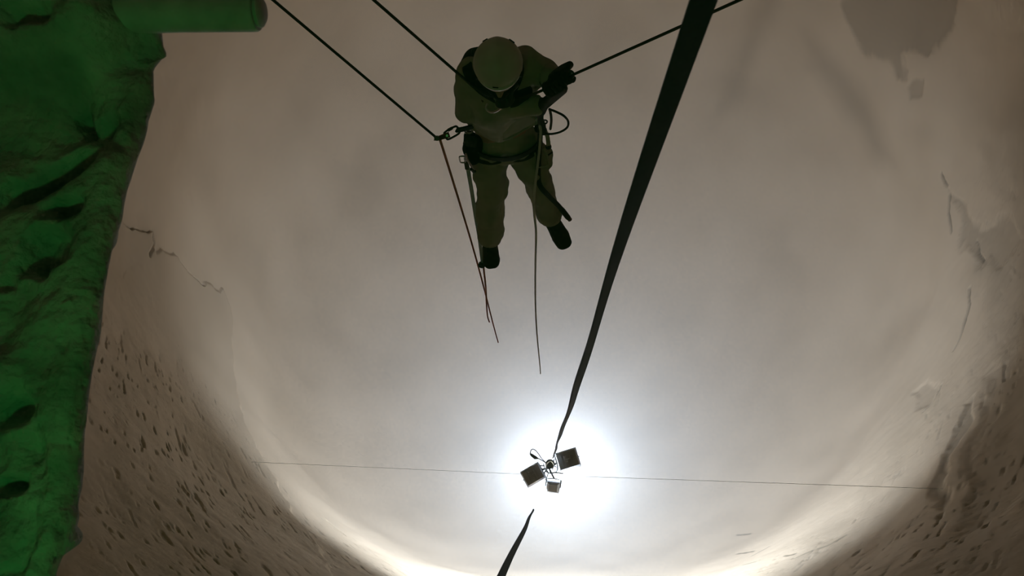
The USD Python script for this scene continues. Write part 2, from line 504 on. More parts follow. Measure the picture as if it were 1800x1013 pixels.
# floor: the middle of the bowl, deep in the haze
V, nr = [], 16
for k in range(nr):
    f_ = 1 - k / nr
    ring = np.array([AXIS[0], AXIS[1], 0.0]) + (rim0 - [AXIS[0], AXIS[1], 0.0]) * [f_ * (1.02 if k == 0 else 1), f_ * (1.02 if k == 0 else 1), f_ ** 2]
    V.append(ring[::10])
V.append(np.array([[AXIS[0], AXIS[1], 0.0]]))
nt = len(V[0])
V = np.vstack(V)
V[:, 2] -= 0.01
grid = np.arange(nr * nt).reshape(nr, nt)
a, b, c, d = grid[:-1], np.roll(grid, -1, 1)[:-1], np.roll(grid, -1, 1)[1:], grid[1:]
Fq = np.concatenate([np.stack([a, b, c], -1).reshape(-1, 3), np.stack([a, c, d], -1).reshape(-1, 3),
                     np.stack([grid[-1], np.roll(grid[-1], -1), np.full(nt, nr * nt)], -1)])
fl = obj('floor', trimesh.Trimesh(V, Fq, process=False), 'plaster', smooth=True)
tag(fl, 'pale bottom of the shaft lost in bright haze under the lamps', 'floor', kind='structure')

# ceiling: shallow plastered vault over the shaft, above the camera
ZTOP = BOWL_H + ss[-1]
cv = trimesh.creation.icosphere(subdivisions=4)
cv = trimesh.intersections.slice_mesh_plane(cv, [0, 0, 1], [0, 0, 0.0])
cv.apply_scale([RAD + 0.4, RAD + 0.4, 2.5])
cv.apply_translation([AXIS[0], AXIS[1], ZTOP - 0.15])
cv.invert()
ce = obj('ceiling', cv, 'plaster', smooth=True)
tag(ce, 'plastered vault closing the shaft above the camera', 'ceiling', kind='structure')

hz = trimesh.creation.cylinder(RAD + 1.2, ZTOP + 4.5, sections=48)
hz.apply_translation([AXIS[0], AXIS[1], (ZTOP + 4.5) / 2 - 0.8])
hm = obj('haze', hz, 'haze')
tag(hm, 'thin dusty haze filling the whole shaft', 'haze', kind='stuff')

# ------------------------------------------------------------------ lamps on the strap
LAMP_D = EYE[2] - LAMP_Z


def on_plane(px, py, c, n):
    d = ray(px, py)
    return EYE + d * (((c - EYE) @ n) / (d @ n))


def pane(c, a, b, n):
    """The glowing front of a lamp, set in its bezel."""
    f = [[0, 1, 2], [0, 2, 3]] if np.cross(a, b) @ n > 0 else [[0, 2, 1], [0, 3, 2]]
    return trimesh.Trimesh(np.array([c - a - b, c + a - b, c + a + b, c - a + b]), np.array(f), process=False)


def floodlight(corners, normal, lens, label, inner, depth=0.0, thick=0.05):
    """Flat LED floodlight; corners in the frame: back edge, clockwise from the hinge side; normal points out of the lit face."""
    cx, cy = np.mean(corners, 0)
    c = at_depth(cx, cy, LAMP_D + depth)
    n = unit(normal)
    q = np.array([on_plane(x, y, c, n) for x, y in corners])
    c = q.mean(0)
    ex = unit((q[1] - q[0]) + (q[2] - q[3]))
    hx = (np.linalg.norm(q[1] - q[0]) + np.linalg.norm(q[2] - q[3])) / 4
    ey = (q[0] - q[3]) + (q[1] - q[2])
    hy = np.linalg.norm(ey) / 4
    ey = unit(ey - (ey @ ex) * ex)
    t = thing('floodlight', label, 'lamp', c)
    # housing: a tray that narrows towards the back
    def loop(sx, sy, dz):
        return [c + ex * (hx * sx * u) + ey * (hy * sy * v) + n * dz for u, v in ((-1, -1), (1, -1), (1, 1), (-1, 1))]
    obj('housing', trimesh.convex.convex_hull(np.array(loop(0.86, 0.84, -thick) + loop(0.97, 0.97, -thick * 0.35) + loop(0.97, 0.97, 0.0))), 'lamp_shell', t)
    fr = [box_axes(c + ey * hy * s * 0.96 + n * 0.008, ex * hx, ey * hy * 0.05, n * 0.012, 0.004) for s in (-1, 1)] + \
         [box_axes(c + ex * hx * s * 0.96 + n * 0.008, ex * hx * 0.05, ey * hy * 0.9, n * 0.012, 0.004) for s in (-1, 1)]
    obj('bezel', cat_mesh(*fr), 'lamp_shell', t)
    for k in (-0.5, -0.25, 0.0, 0.25, 0.5):
        obj('cooling_fin', box_axes(c + ex * hx * k - n * (thick + 0.006), ex * 0.003, ey * hy * 0.7, n * 0.008, 0.001), 'lamp_shell', t)
    obj('driver_box', box_axes(c - n * (thick + 0.015) + ey * hy * 0.2, ex * hx * 0.28, ey * hy * 0.22, n * 0.014, 0.006), 'lamp_shell', t)
    obj('lens', pane(c + n * 0.010, ex * hx * 0.90, ey * hy * 0.90, n), lens, t)
    for s in (-0.5, 0.5):
        obj('hinge_arm', union_bars([c + ex * hx * 0.95 * inner + ey * hy * s, c + ex * (hx * 0.95 + 0.07) * inner + ey * hy * s * 0.5 - n * 0.02], 0.010, 0.006, n), 'lamp_dark', t)
    for s in (-1, 1):
        obj('hinge_knob', tube(line(c + ex * hx * 0.99 * s, c + ex * hx * 1.10 * s), 0.012, 10), 'lamp_dark', t, smooth=40)
    return t, c, ex, ey, n, hx, hy


def union_bars(pts, w, h, up):
    ms = []
    for a, b in zip(pts[:-1], pts[1:]):
        e = unit(b - a)
        s = unit(np.cross(up, e)) if np.linalg.norm(np.cross(up, e)) > 1e-3 else unit(np.cross([1, 0.3, 0], e))
        u = np.cross(e, s)
        ms.append(box_axes((a + b) / 2, e * (np.linalg.norm(b - a) / 2 + h / 2), s * w, u * h, 0.001))
    return cat_mesh(*ms)


lampR = floodlight([(976, 797), (1011, 786.5), (1023, 819), (981, 832)], (0.08, -0.14, -1), 'lens_bright', 'larger square grey floodlight panel right of the strap, seen from behind', -1)
lampL = floodlight([(916, 828), (948, 812), (959, 839), (925.5, 860.5)], (0.18, -0.02, -1), 'lens_left', 'square grey floodlight panel on the left of the hanging cluster, seen from behind', 1)


def worklight(cx, cy, normal, label):
    """Deep boxy work light; its lens stands almost upright and faces the far side of the shaft."""
    c = at_depth(cx, cy, LAMP_D - 0.01)
    n = unit(normal)
    ex = unit(np.cross(n, [0, 0, 1.0]))
    ey = np.cross(ex, n)
    t = thing('work_light', label, 'lamp', c)
    w, h, d = 0.125, 0.11, 0.06
    obj('housing', trimesh.convex.convex_hull(np.array([c + ex * w * u * k + ey * h * v * k + n * z for k, z in ((0.62, -d), (0.95, -d * 0.3), (0.95, d)) for u, v in ((-1, -1), (1, -1), (1, 1), (-1, 1))])), 'lamp_shell', t)
    fr = [box_axes(c + ey * h * s * 0.97 + n * (d + 0.008), ex * w, ey * h * 0.05, n * 0.010, 0.003) for s in (-1, 1)] + [box_axes(c + ex * w * s * 0.97 + n * (d + 0.008), ex * w * 0.05, ey * h * 0.9, n * 0.010, 0.003) for s in (-1, 1)]
    obj('bezel', cat_mesh(*fr), 'lamp_shell', t)
    obj('lens', pane(c + n * (d + 0.010), ex * w * 0.9, ey * h * 0.9, n), 'lens_small', t)
    for s in (-1, 1):
        obj('side_bracket', union_bars([c + ex * s * w * 1.06, c + ex * s * w * 1.06 + ey * h * 1.35], 0.012, 0.004, n), 'lamp_dark', t)
    obj('handle', tube(spline([c - ex * w * 1.06 + ey * h * 1.35, c + ey * h * 1.5, c + ex * w * 1.06 + ey * h * 1.35], 16), 0.008, 8), 'lamp_dark', t, smooth=50)
    return t, c, ex, ey, n, w, h


lampS = worklight(972, 856.5, (0.05, 0.42, -0.9), 'small boxy grey work light hanging below the two flat floodlight panels')


def lp(px, py, dz=0.0):
    return at_depth(px, py, LAMP_D + dz - 0.09)


# frame that ties the three lamps to the strap: a ring plate, a cross bar and a shackle, wrapped with slings
c0 = lp(965, 823)
t = thing('lamp_frame', 'small round junction plate with bars and shackle tying the floodlights to the strap', 'bracket', c0)
obj('plate', trimesh.creation.cylinder(0.085, 0.03, sections=28, transform=trimesh.transformations.translation_matrix(lp(967, 816, -0.02))), 'lamp_dark', t, smooth=40)
obj('cross_bar', union_bars([lampL[1] + lampL[2] * lampL[5], c0, lampR[1] - lampR[2] * lampR[5]], 0.018, 0.012, np.array([0, 0, 1.0])), 'lamp_dark', t)
obj('lower_bar', union_bars([c0, lampS[1] + lampS[3] * lampS[6] * 1.55], 0.015, 0.010, np.array([0, 0, 1.0])), 'lamp_dark', t)
obj('shackle', tube(spline([lp(962, 826, -0.06), lp(960, 818, -0.12), lp(967, 811, -0.22), lp(973, 817, -0.12), lp(971, 826, -0.06)], 28), 0.010, 8), 'steel', t, smooth=50)
obj('sling', tube(spline([lp(975, 800, -0.05), lp(977, 808, -0.09), lp(980, 818, -0.07), lp(979, 828, -0.03), lp(972, 832, -0.05), lp(966, 829, -0.07)], 30), 0.011, 8), 'tape_white', t, smooth=50)
obj('sling', tube(spline([lp(955, 815, -0.03), lp(958, 824, -0.08), lp(963, 830, -0.10), lp(962, 838, -0.04), lp(958, 844, 0.02)], 30), 0.009, 8), 'tape_white', t, smooth=50)
obj('cable_bundle', tube(spline([lp(958, 828, -0.08), lp(966, 832, -0.09), lp(976, 831, -0.08), lp(990, 833, -0.05)], 24), 0.010, 8), 'lamp_dark', t, smooth=50)

# spare cable with its plug, sticking out of the cluster
c1 = lp(960, 812)
t = thing('power_cable', 'loose cable curling out of the lamp cluster with a dark plug on its end', 'cable', c1)
obj('cable', tube(spline([lp(961, 815, -0.02), lp(952, 806, -0.10), lp(945, 796, -0.20), lp(939, 790.5, -0.24), lp(934, 791, -0.22), lp(932, 797, -0.15)], 40), 0.008, 8), 'lamp_dark', t, smooth=50)
obj('lead', tube(spline([lp(961, 815, -0.02), lp(953, 810, -0.05), lp(946, 806, -0.10)], 16), 0.009, 8), 'lamp_dark', t, smooth=50)
ax_ = [lp(932, 798, -0.15), lp(935.5, 801, -0.13), lp(941, 805, -0.11), lp(946, 806.5, -0.10)]
obj('plug', sweep(np.array(ax_), circle(0.034, 12), scale=[0.45, 0.8, 1.0, 0.35]), 'lamp_dark', t, smooth=50)

# ------------------------------------------------------------------ strap that carries the lamps
def ribbon_section(w, t):
    return np.array([(-w, -t * 0.6), (-w * 0.9, -t), (w * 0.9, -t), (w, -t * 0.6), (w, t * 0.6), (w * 0.9, t), (-w * 0.9, t), (-w, t * 0.6)])


def wall_radius(p):
    a_ = math.atan2(p[1] - AXIS[1], p[0] - AXIS[0])
    a_ = a_ - 2 * math.pi if a_ > math.pi / 2 else a_
    return float(rr[min(np.searchsorted(ss, p[2] - BOWL_H), NS - 1), min(np.searchsorted(th, a_), NT - 1)])


def vault_z(p):
    h_ = np.hypot(p[0] - AXIS[0], p[1] - AXIS[1]) / (RAD + 0.4)
    return ZTOP - 0.15 + 2.5 * math.sqrt(max(0.0, 1 - h_ * h_))


def reach(a, b, stop=0.0):
    """The point where the straight line from a through b meets the shaft wall or vault."""
    d = unit(np.asarray(b) - np.asarray(a))
    for t in np.arange(0.5, 60, 0.02):
        p = a + d * t
        h_ = np.hypot(p[0] - AXIS[0], p[1] - AXIS[1])
        if h_ > wall_radius(p) - 0.01 or p[2] > vault_z(p) - 0.01:
            return p
    return p


top = lp(971.5, 806, -0.08)
sx, sy = top[:2]
zs = np.concatenate([np.linspace(top[2], EYE[2] - 1.5, 140), np.linspace(EYE[2] - 1.45, vault_z(top) - 0.01, 40)])
u_ = (zs - top[2])
bend = 0.012 * np.sin(u_ * 0.9) + 0.006 * np.sin(u_ * 2.3 + 1)
pts = np.stack([sx + bend * 0.6, sy + bend * 0.4, zs], 1)
pts[0, :2] = sx, sy
tw = 0.2 + 0.22 * np.sin(u_ * 0.55) + 0.22 * np.sin(u_ * 1.7 + 0.5)
st = sweep(pts, ribbon_section(0.0205, 0.002), up=(1, 0.15, 0), twist=tw)
s1 = obj('strap', st, 'strap_black', smooth=35)
tag(s1, 'long black webbing strap running down to the floodlight cluster', 'strap')

# second strap: hangs nearer the wall, its loose end below the lamps in the frame
e2 = at_depth(938, 895, 13.4)
zs = np.linspace(e2[2], vault_z(e2) - 0.01, 150)
u_ = zs - e2[2]
b2 = 0.006 * np.sin(u_ * 1.1) * np.clip(u_, 0, 1)
pts = np.stack([e2[0] + b2, e2[1] + 0.5 * b2, zs], 1)
sc = np.clip(0.35 + u_ * 1.3, 0, 1)
st = sweep(pts, ribbon_section(0.0155, 0.002), up=(1, -0.3, 0), twist=0.15 + 0.3 * np.sin(u_ * 0.7), scale=sc)
s2 = obj('strap', st, 'strap_black', smooth=35)
tag(s2, 'short-looking dark strap at the bottom edge, its loose end below the floodlights', 'strap')

# guy lines from the lamp cluster to the walls
for (x0, y0, d0), (x1, y1), lab in (((969, 836, -0.11), (1662, 860), 'thin pale guy line from the floodlights to the right wall'),
                                   ((966, 836, -0.11), (432, 812), 'thin pale guy line from the floodlights to the left wall')):
    a_ = at_depth(x0, y0, LAMP_D + d0)
    aa, s_ = wall_hit(x1, y1)
    r_, z_ = prof(s_)
    w_ = np.array([AXIS[0] + r_ * math.cos(aa / RAD), AXIS[1] + r_ * math.sin(aa / RAD), z_])
    g_ = obj('guy_line', tube(line(a_, reach(a_, w_), 30), 0.004, 6), 'guy_cord', smooth=60)
    tag(g_, lab, 'cord')

# ------------------------------------------------------------------ ledge and steel tube at the left
LD = 1.2


def edge_at(py):
    xs = [(-300, 262), (0, 262), (66, 264), (80, 256), (95, 246), (150, 245), (176, 229), (250, 213), (340, 197), (430, 181), (540, 161), (650, 141), (770, 121), (850, 106), (890, 99), (915, 101), (960, 92), (985, 76), (1013, 70), (1100, 60), (1400, 20)]
    return float(np.interp(py, [a for a, _ in xs], [b for _, b in xs]))


ew = np.array([at_depth(edge_at(py), py, LD) for py in np.linspace(-240, 1250, 240)])    # the ledge's lip, about a straight line along y
ew = ew[np.argsort(ew[:, 1])]
NX, NY = 150, 240
ztop = EYE[2] - LD
us = np.concatenate([np.linspace(-1.3, 0, 110, endpoint=False), np.linspace(0, 1, 40)])
top_v = []
for j in range(NY):
    ex_, ey_ = ew[j, 0], ew[j, 1]
    for u in us:
        if u <= 0:
            x, z = ex_ - 0.03 + u, ztop + 0.03 * math.exp(u * 4) - 0.03
        else:                                    # rounded lip, then an underside that cuts back
            if u < 0.4:
                an = u / 0.4 * math.radians(150)
                x, z = ex_ - 0.03 + 0.03 * math.sin(an), ztop - 0.03 * (1 - math.cos(an))
            else:
                k = (u - 0.4) / 0.6
                x, z = ex_ - 0.015 - 1.33 * k, ztop - 0.056 - 0.50 * k
        top_v.append((x, ey_, z))
top_v = np.array(top_v).reshape(NY, NX, 3)
q = top_v.copy()
n1 = meshkit.fbm(q * 3.2, 4, 5) - 0.5
n2 = meshkit.fbm(q * 11, 4, 6) - 0.5
hole = np.clip((meshkit.fbm(q * np.array([7, 12, 7]), 2, 8) - 0.63) / 0.1, 0, 1)
amp = np.where(us < 0, np.clip(0.45 + -us / 0.2, 0.45, 1), 0.45)[None, :]
mound = np.exp(-((top_v[..., 1] - at_depth(200, 24, LD)[1]) / 0.10) ** 4) * np.clip((-us[None, :] - 0.0) / 0.05, 0, 1)
top_v[..., 2] += 0.10 * mound
top_v[..., 2] += (n1 * 0.22 + n2 * 0.05 - hole * 0.06) * amp
# deep gashes and a sunk corner seen in the photograph
for (pa, pb, w_, dp_) in (((-20, 320), (130, 258), 0.022, 0.10), ((60, 352), (115, 350), 0.012, 0.05), ((45, 455), (60, 470), 0.012, 0.05), ((100, 170), (112, 205), 0.012, 0.05),
                          ((150, 205), (225, 178), 0.025, 0.06), ((60, 60), (110, 55), 0.02, 0.05), ((55, 800), (72, 860), 0.02, 0.05), ((72, 915), (74, 990), 0.03, 0.05), ((20, 1010), (70, 985), 0.03, 0.07)):
    a_, b_ = at_depth(*pa, LD), at_depth(*pb, LD)
    ab = (b_ - a_)[:2]
    tt = np.clip(((top_v[..., 0] - a_[0]) * ab[0] + (top_v[..., 1] - a_[1]) * ab[1]) / (ab @ ab), 0, 1)
    dd = np.hypot(top_v[..., 0] - a_[0] - tt * ab[0], top_v[..., 1] - a_[1] - tt * ab[1]) + n2 * 0.03
    top_v[..., 2] -= np.clip(-us / 0.06, 0, 1)[None, :] * dp_ * np.exp(-(dd / w_) ** 2)
back = top_v[:, -1].copy()
V = top_v.reshape(-1, 3)
g_ = np.arange(NX * NY).reshape(NY, NX)
a, b, c, d = g_[:-1, :-1], g_[:-1, 1:], g_[1:, 1:], g_[1:, :-1]
Fq = np.concatenate([np.stack([a, b, c], -1).reshape(-1, 3), np.stack([a, c, d], -1).reshape(-1, 3)])
def fan(loop_idx):
    return [[loop_idx[0], loop_idx[i], loop_idx[i + 1]] for i in range(1, len(loop_idx) - 1)]
extra = fan(list(g_[0][::-1])) + fan(list(g_[-1]))
extra += [[g_[j, 0], g_[j + 1, 0], g_[j + 1, -1]] for j in range(NY - 1)] + [[g_[j, 0], g_[j + 1, -1], g_[j, -1]] for j in range(NY - 1)]
ledge = obj('rock_ledge', trimesh.Trimesh(V, np.concatenate([Fq, np.array(extra)]), process=False), 'rock', smooth=60)
tag(ledge, 'rough pitted rock ledge lit green along the left side', 'rock')

p0, p1 = at_depth(150, 24, LD + 0.0), at_depth(452, 26, LD + 0.0)
p1[1:] = p0[1:]
pr = 0.036
e_ = unit(p1 - p0)
prof_p = [(0.0, 0.92), (0.3, 1.0), (0.55, 0.98), (0.97, 1.0), (0.985, 1.0), (0.998, 0.93), (1.0, 0.80)]
pp = np.array([p0 + (p1 - p0) * k for k, _ in prof_p])
t = thing('steel_tube', 'stub of steel tube sticking out of the green ledge at the top', 'pipe', p0)
obj('shaft', sweep(pp, circle(pr, 28), up=(0, 0, 1), scale=[k for _, k in prof_p]), 'pipe_steel', t, smooth=40)
obj('end_cap', sweep(np.array([p1 - e_ * 0.004, p1 + e_ * 0.006, p1 + e_ * 0.012]), circle(pr * 0.78, 24), up=(0, 0, 1), scale=[1, 1, 0.7]), 'pipe_steel', t, smooth=40)

# ------------------------------------------------------------------ the person on the ropes
# joints, each from the photograph's direction and the distance that the size of the figure asks for
J = {k: at(*v) for k, v in dict(
    head=(876, 117, 3.50), neck=(872, 140, 3.66), r_sh=(830, 130, 3.70), l_sh=(922, 112, 3.68), chest=(868, 165, 3.86), belly=(878, 204, 4.03), pelvis=(888, 246, 4.24),
    r_hip=(862, 258, 4.27), l_hip=(916, 252, 4.27), r_knee=(862, 338, 4.48), l_knee=(945, 320, 4.46), r_ank=(861, 428, 4.88), l_ank=(970, 388, 4.80), r_toe=(864, 462, 4.95), l_toe=(991, 427, 4.88),
    r_elb=(822, 196, 3.90), r_wri=(952, 184, 3.70), l_elb=(957, 128, 3.74), l_wri=(972, 140, 3.62), grip=(989, 144, 3.555)).items()}
VIEW = unit(J['chest'] - EYE)                       # roughly along the line of sight
FACE = unit(np.array([0.05, -1.0, 0.0]))            # the person faces back towards the near wall
SIDE = unit(np.cross(FACE, [0, 0, 1.0])) * -1       # towards the person's left (right of the frame)
UPV = np.array([0, 0, 1.0])
person = thing('person', 'person in pale helmet and khaki suit hanging on ropes, both gloved hands gripping one', 'person', J['pelvis'])


def jn(a, b, t):
    return J[a] * (1 - t) + J[b] * t


# helmet frame: bowed a little forward
HU = unit(UPV + 0.18 * FACE)
HF = unit(FACE - (FACE @ HU) * HU)
HS = np.cross(HU, HF) * -1
if HS @ SIDE < 0:
    HS = -HS
HC = J['head']


def hp(s, f, u):
    return HC + HS * s + HF * f + HU * u


# body: one continuous surface from head to feet, with a face
skull = union([ball(hp(0, -0.005, 0.03), 0.088, 28), ball(hp(0, 0.035, -0.03), 0.070, 24), Manifold.batch_hull([ball(hp(0, 0.055, -0.095), 0.030), ball(hp(0.03, 0.02, -0.08), 0.03), ball(hp(-0.03, 0.02, -0.08), 0.03), ball(hp(0, 0.04, -0.03), 0.06)]),
               Manifold.batch_hull([ball(hp(0, 0.098, -0.005), 0.008), ball(hp(0, 0.118, -0.045), 0.013), ball(hp(0.014, 0.102, -0.05), 0.009), ball(hp(-0.014, 0.102, -0.05), 0.009)]),
               Manifold.batch_hull([ball(hp(0.022, 0.088, -0.078), 0.008), ball(hp(-0.022, 0.088, -0.078), 0.008), ball(hp(0, 0.095, -0.076), 0.009)]),
               Manifold.batch_hull([ball(hp(0.082, 0, -0.01), 0.014), ball(hp(0.080, 0.0, -0.045), 0.011)]), Manifold.batch_hull([ball(hp(-0.082, 0, -0.01), 0.014), ball(hp(-0.080, 0.0, -0.045), 0.011)])])
body = union([skull,
              hull_chain([(hp(0, -0.01, -0.05), 0.058), (J['neck'], 0.058), (jn('neck', 'chest', 0.4), 0.08)]),
              Manifold.batch_hull([ball(J['r_sh'], 0.05), ball(J['l_sh'], 0.05), ball(J['chest'], 0.10), ball(jn('chest', 'belly', 0.8), 0.09)]),
              Manifold.batch_hull([ball(jn('chest', 'belly', 0.7), 0.09), ball(J['r_hip'], 0.07), ball(J['l_hip'], 0.07)]),
              hull_chain([(J['r_sh'], 0.045), (J['r_elb'], 0.037), (J['r_wri'], 0.026)]), hull_chain([(J['l_sh'], 0.045), (J['l_elb'], 0.037), (J['l_wri'], 0.026)]),
              hull_chain([(J['r_hip'], 0.07), (J['r_knee'], 0.05), (J['r_ank'], 0.035), (J['r_toe'], 0.03)]), hull_chain([(J['l_hip'], 0.07), (J['l_knee'], 0.05), (J['l_ank'], 0.035), (J['l_toe'], 0.03)])])
bodym = obj('body', soften(body, 0.014, 8), 'skin', person, smooth=True)
for s in (-1, 1):
    obj('eye', trimesh.creation.icosphere(subdivisions=2, radius=0.012).apply_translation(hp(0.031 * s, 0.092, -0.005)), 'eye_white', bodym, smooth=True)
hair_ = soften(Manifold.batch_hull([ball(hp(0, -0.06, -0.02), 0.055), ball(hp(0.05, -0.03, -0.03), 0.045), ball(hp(-0.05, -0.03, -0.03), 0.045), ball(hp(0, -0.01, 0.05), 0.07)]), 0.012, 4, 0.004, 60)
obj('hair', hair_, 'hair', bodym, smooth=True)

# jacket: torso with sleeves, ending in a loose hem over the hips
fr_ = FACE * 0.05
torso = union([
    Manifold.batch_hull([ball(J['r_sh'] + UPV * 0.01, 0.068), ball(J['l_sh'] + UPV * 0.01, 0.072), ball(J['neck'] - UPV * 0.02, 0.075), ball(J['chest'] + fr_, 0.125), ball(J['chest'] - fr_, 0.12)]),
    Manifold.batch_hull([ball(J['r_sh'] - UPV * 0.05, 0.07), ball(J['l_sh'] - UPV * 0.05, 0.07), ball(J['chest'] + fr_, 0.125), ball(J['belly'] + SIDE * 0.085, 0.088), ball(J['belly'] - SIDE * 0.09, 0.088), ball(J['belly'] + fr_ * 0.8, 0.095)]),
    # front panel drawn down to a point between the legs
    Manifold.batch_hull([ball(J['belly'] + SIDE * 0.10, 0.08), ball(J['belly'] - SIDE * 0.10, 0.08), ball(J['belly'] + FACE * 0.04, 0.085), ball(at(886, 240, 3.98), 0.014), ball(at(943, 211, 3.95), 0.02), ball(at(836, 205, 3.92), 0.02), ball(at(888, 216, 4.16), 0.06)]),
    hull_chain([(J['r_sh'], 0.078), (jn('r_sh', 'r_elb', 0.45), 0.073), (J['r_elb'], 0.062), (jn('r_elb', 'r_wri', 0.5), 0.056), (jn('r_elb', 'r_wri', 0.93), 0.044)]),
    hull_chain([(J['l_sh'], 0.080), (jn('l_sh', 'l_elb', 0.5), 0.076), (J['l_elb'], 0.066), (jn('l_elb', 'l_wri', 0.75), 0.05)]),
    Manifold.batch_hull([ball(at(936, 138, 3.78), 0.045), ball(J['l_elb'], 0.05), ball(at(937, 156, 3.80), 0.018)]),     # slack of the left sleeve
    hull_chain([(J['neck'] + UPV * 0.01, 0.075), (J['neck'] + UPV * 0.05 + FACE * 0.01, 0.07)]),
])
jk = soften(torso, 0.012, 8, 0.014, 11, 3)
jacket = obj('jacket', jk, 'canvas', person, smooth=True)
cuffs = [(J['r_wri'], J['r_elb'], 0.047), (J['l_wri'], J['l_elb'], 0.050)]
for w_, e_, r_ in cuffs:
    d_ = unit(e_ - w_)
    obj('cuff', sweep(np.array([w_ + d_ * 0.01, w_ + d_ * 0.014, w_ + d_ * 0.045, w_ + d_ * 0.05]), circle(r_, 18), scale=[0.9, 1, 1, 0.9]), 'canvas', jacket, smooth=40)
hem = spline([at(834, 207, 3.915), at(858, 226, 3.945), at(886, 244, 3.975), at(918, 229, 3.955), at(945, 213, 3.945)], 30)
obj('hem', tube(hem, 0.009, 8), 'canvas', jacket, smooth=50)
flap_ = Manifold.batch_hull([ball(at(x_, y_, d_), 0.014, 12) for x_, y_, d_ in ((838, 204, 3.92), (860, 196, 3.81), (886, 192, 3.77), (918, 197, 3.80), (942, 209, 3.92), (886, 240, 3.955), (860, 222, 3.93), (916, 224, 3.93))])
obj('front_flap', soften(flap_, 0.012, 4, 0.006, 14), 'canvas', jacket, smooth=True)
zp = spline([at(882, 182, 3.70), at(885, 200, 3.765), at(886, 220, 3.85), at(886, 238, 3.935)], 14)
obj('zip', tube(zp, 0.004, 6), 'webbing', jacket, smooth=50)

# trousers: baggy, with thigh pockets and gathered cuffs
tr = union([
    Manifold.batch_hull([ball(J['r_hip'], 0.108), ball(J['l_hip'], 0.108), ball(J['pelvis'] + UPV * 0.08, 0.12)]),
    hull_chain([(J['r_hip'], 0.105), (jn('r_hip', 'r_knee', 0.5), 0.098), (J['r_knee'], 0.083), (jn('r_knee', 'r_ank', 0.45), 0.086), (jn('r_knee', 'r_ank', 0.80), 0.080), (jn('r_knee', 'r_ank', 0.90), 0.06)]),
    hull_chain([(J['l_hip'], 0.105), (jn('l_hip', 'l_knee', 0.5), 0.095), (J['l_knee'], 0.080), (jn('l_knee', 'l_ank', 0.45), 0.080), (jn('l_knee', 'l_ank', 0.78), 0.080), (jn('l_knee', 'l_ank', 0.90), 0.06)]),
    Manifold.batch_hull([ball(at(960, 268, 4.32), 0.035), ball(at(966, 290, 4.36), 0.022), ball(at(944, 290, 4.36), 0.06), ball(at(940, 262, 4.3), 0.06)]),
    Manifold.batch_hull([ball(at(878, 320, 4.45), 0.055), ball(at(882, 345, 4.50), 0.030), ball(at(866, 345, 4.50), 0.07)]),
    Manifold.batch_hull([ball(at(876, 400, 4.72), 0.035), ball(at(862, 380, 4.68), 0.06), ball(at(878, 412, 4.76), 0.022)]),
])
trousers = obj('trousers', soften(tr, 0.012, 7, 0.020, 10, 11), 'canvas_trousers', person, smooth=True)
for k, a_, r_, ex_ in (('r', 'r_ank', 0.072, 0.0), ('l', 'l_ank', 0.070, 0.0)):
    c_ = jn(k + '_knee', a_, 0.88)
    d_ = unit(J[a_] - J[k + '_knee'])
    obj('cuff', sweep(np.array([c_ - d_ * 0.03, c_ - d_ * 0.022, c_ + d_ * 0.012, c_ + d_ * 0.022]), circle(r_, 20), scale=[0.92, 1.05, 1.0, 0.8]), 'canvas_trousers', trousers, smooth=40)
for pts_, r_ in (([at(955, 262, 4.18), at(962, 275, 4.2), at(963, 290, 4.24), at(944, 292, 4.25), at(940, 268, 4.2)], 0.006),):
    obj('pocket_seam', tube(spline(pts_, 24), r_, 6), 'canvas_trousers', trousers, smooth=50)


# boots: shaft, foot with heel and toe cap, sole
def boot(k, toe_px, heel_px):
    a_, t_ = J[k + '_ank'], J[k + '_toe']
    d_ = unit(t_ - a_)
    up_leg = unit(J[k + '_knee'] - a_)
    heel = a_ + unit(-FACE) * 0.035 - UPV * 0.03
    fwd = unit(t_ - heel)
    up_f = unit(up_leg - (up_leg @ fwd) * fwd)
    sd = np.cross(fwd, up_f)
    m = union([hull_chain([(a_ + up_leg * 0.13, 0.048), (a_ + up_leg * 0.04, 0.047), (heel + up_f * 0.03, 0.045)]),
               Manifold.batch_hull([ball(heel, 0.040), ball(a_ + up_f * 0.005, 0.048), ball(heel + fwd * 0.14 + sd * 0.012, 0.044), ball(heel + fwd * 0.14 - sd * 0.012, 0.044)]),
               Manifold.batch_hull([ball(heel + fwd * 0.13 + sd * 0.012, 0.045), ball(heel + fwd * 0.13 - sd * 0.012, 0.045), ball(t_ + sd * 0.012, 0.040), ball(t_ - sd * 0.012, 0.040)])])
    b_ = obj('boot', soften(m, 0.012, 6, 0.003, 20), 'leather', person, smooth=True)
    L_ = np.linalg.norm(t_ - heel) + 0.07
    sec = []
    out = [(heel - fwd * 0.045 + sd * 0.0), (heel - fwd * 0.03 + sd * 0.036), (heel + fwd * 0.06 + sd * 0.036), (heel + fwd * 0.15 + sd * 0.055), (t_ + fwd * 0.01 + sd * 0.048), (t_ + fwd * 0.045 + sd * 0.02)]
    out += [p - 2 * ((p - heel) @ sd) * sd for p in out[::-1]]
    out = np.array(out)
    obj('sole', trimesh.convex.convex_hull(np.vstack([out - up_f * 0.035, out - up_f * 0.052])), 'rubber', b_)
    for i in range(4):
        q_ = a_ + up_leg * (0.09 - 0.03 * i) + FACE * (0.045 + 0.004 * i)
        obj('lace', tube(line(q_ - sd * 0.022, q_ + sd * 0.022 + up_leg * 0.008), 0.0035, 6), 'webbing', b_, smooth=50)
    return b_


boot('r', None, None)
boot('l', None, None)


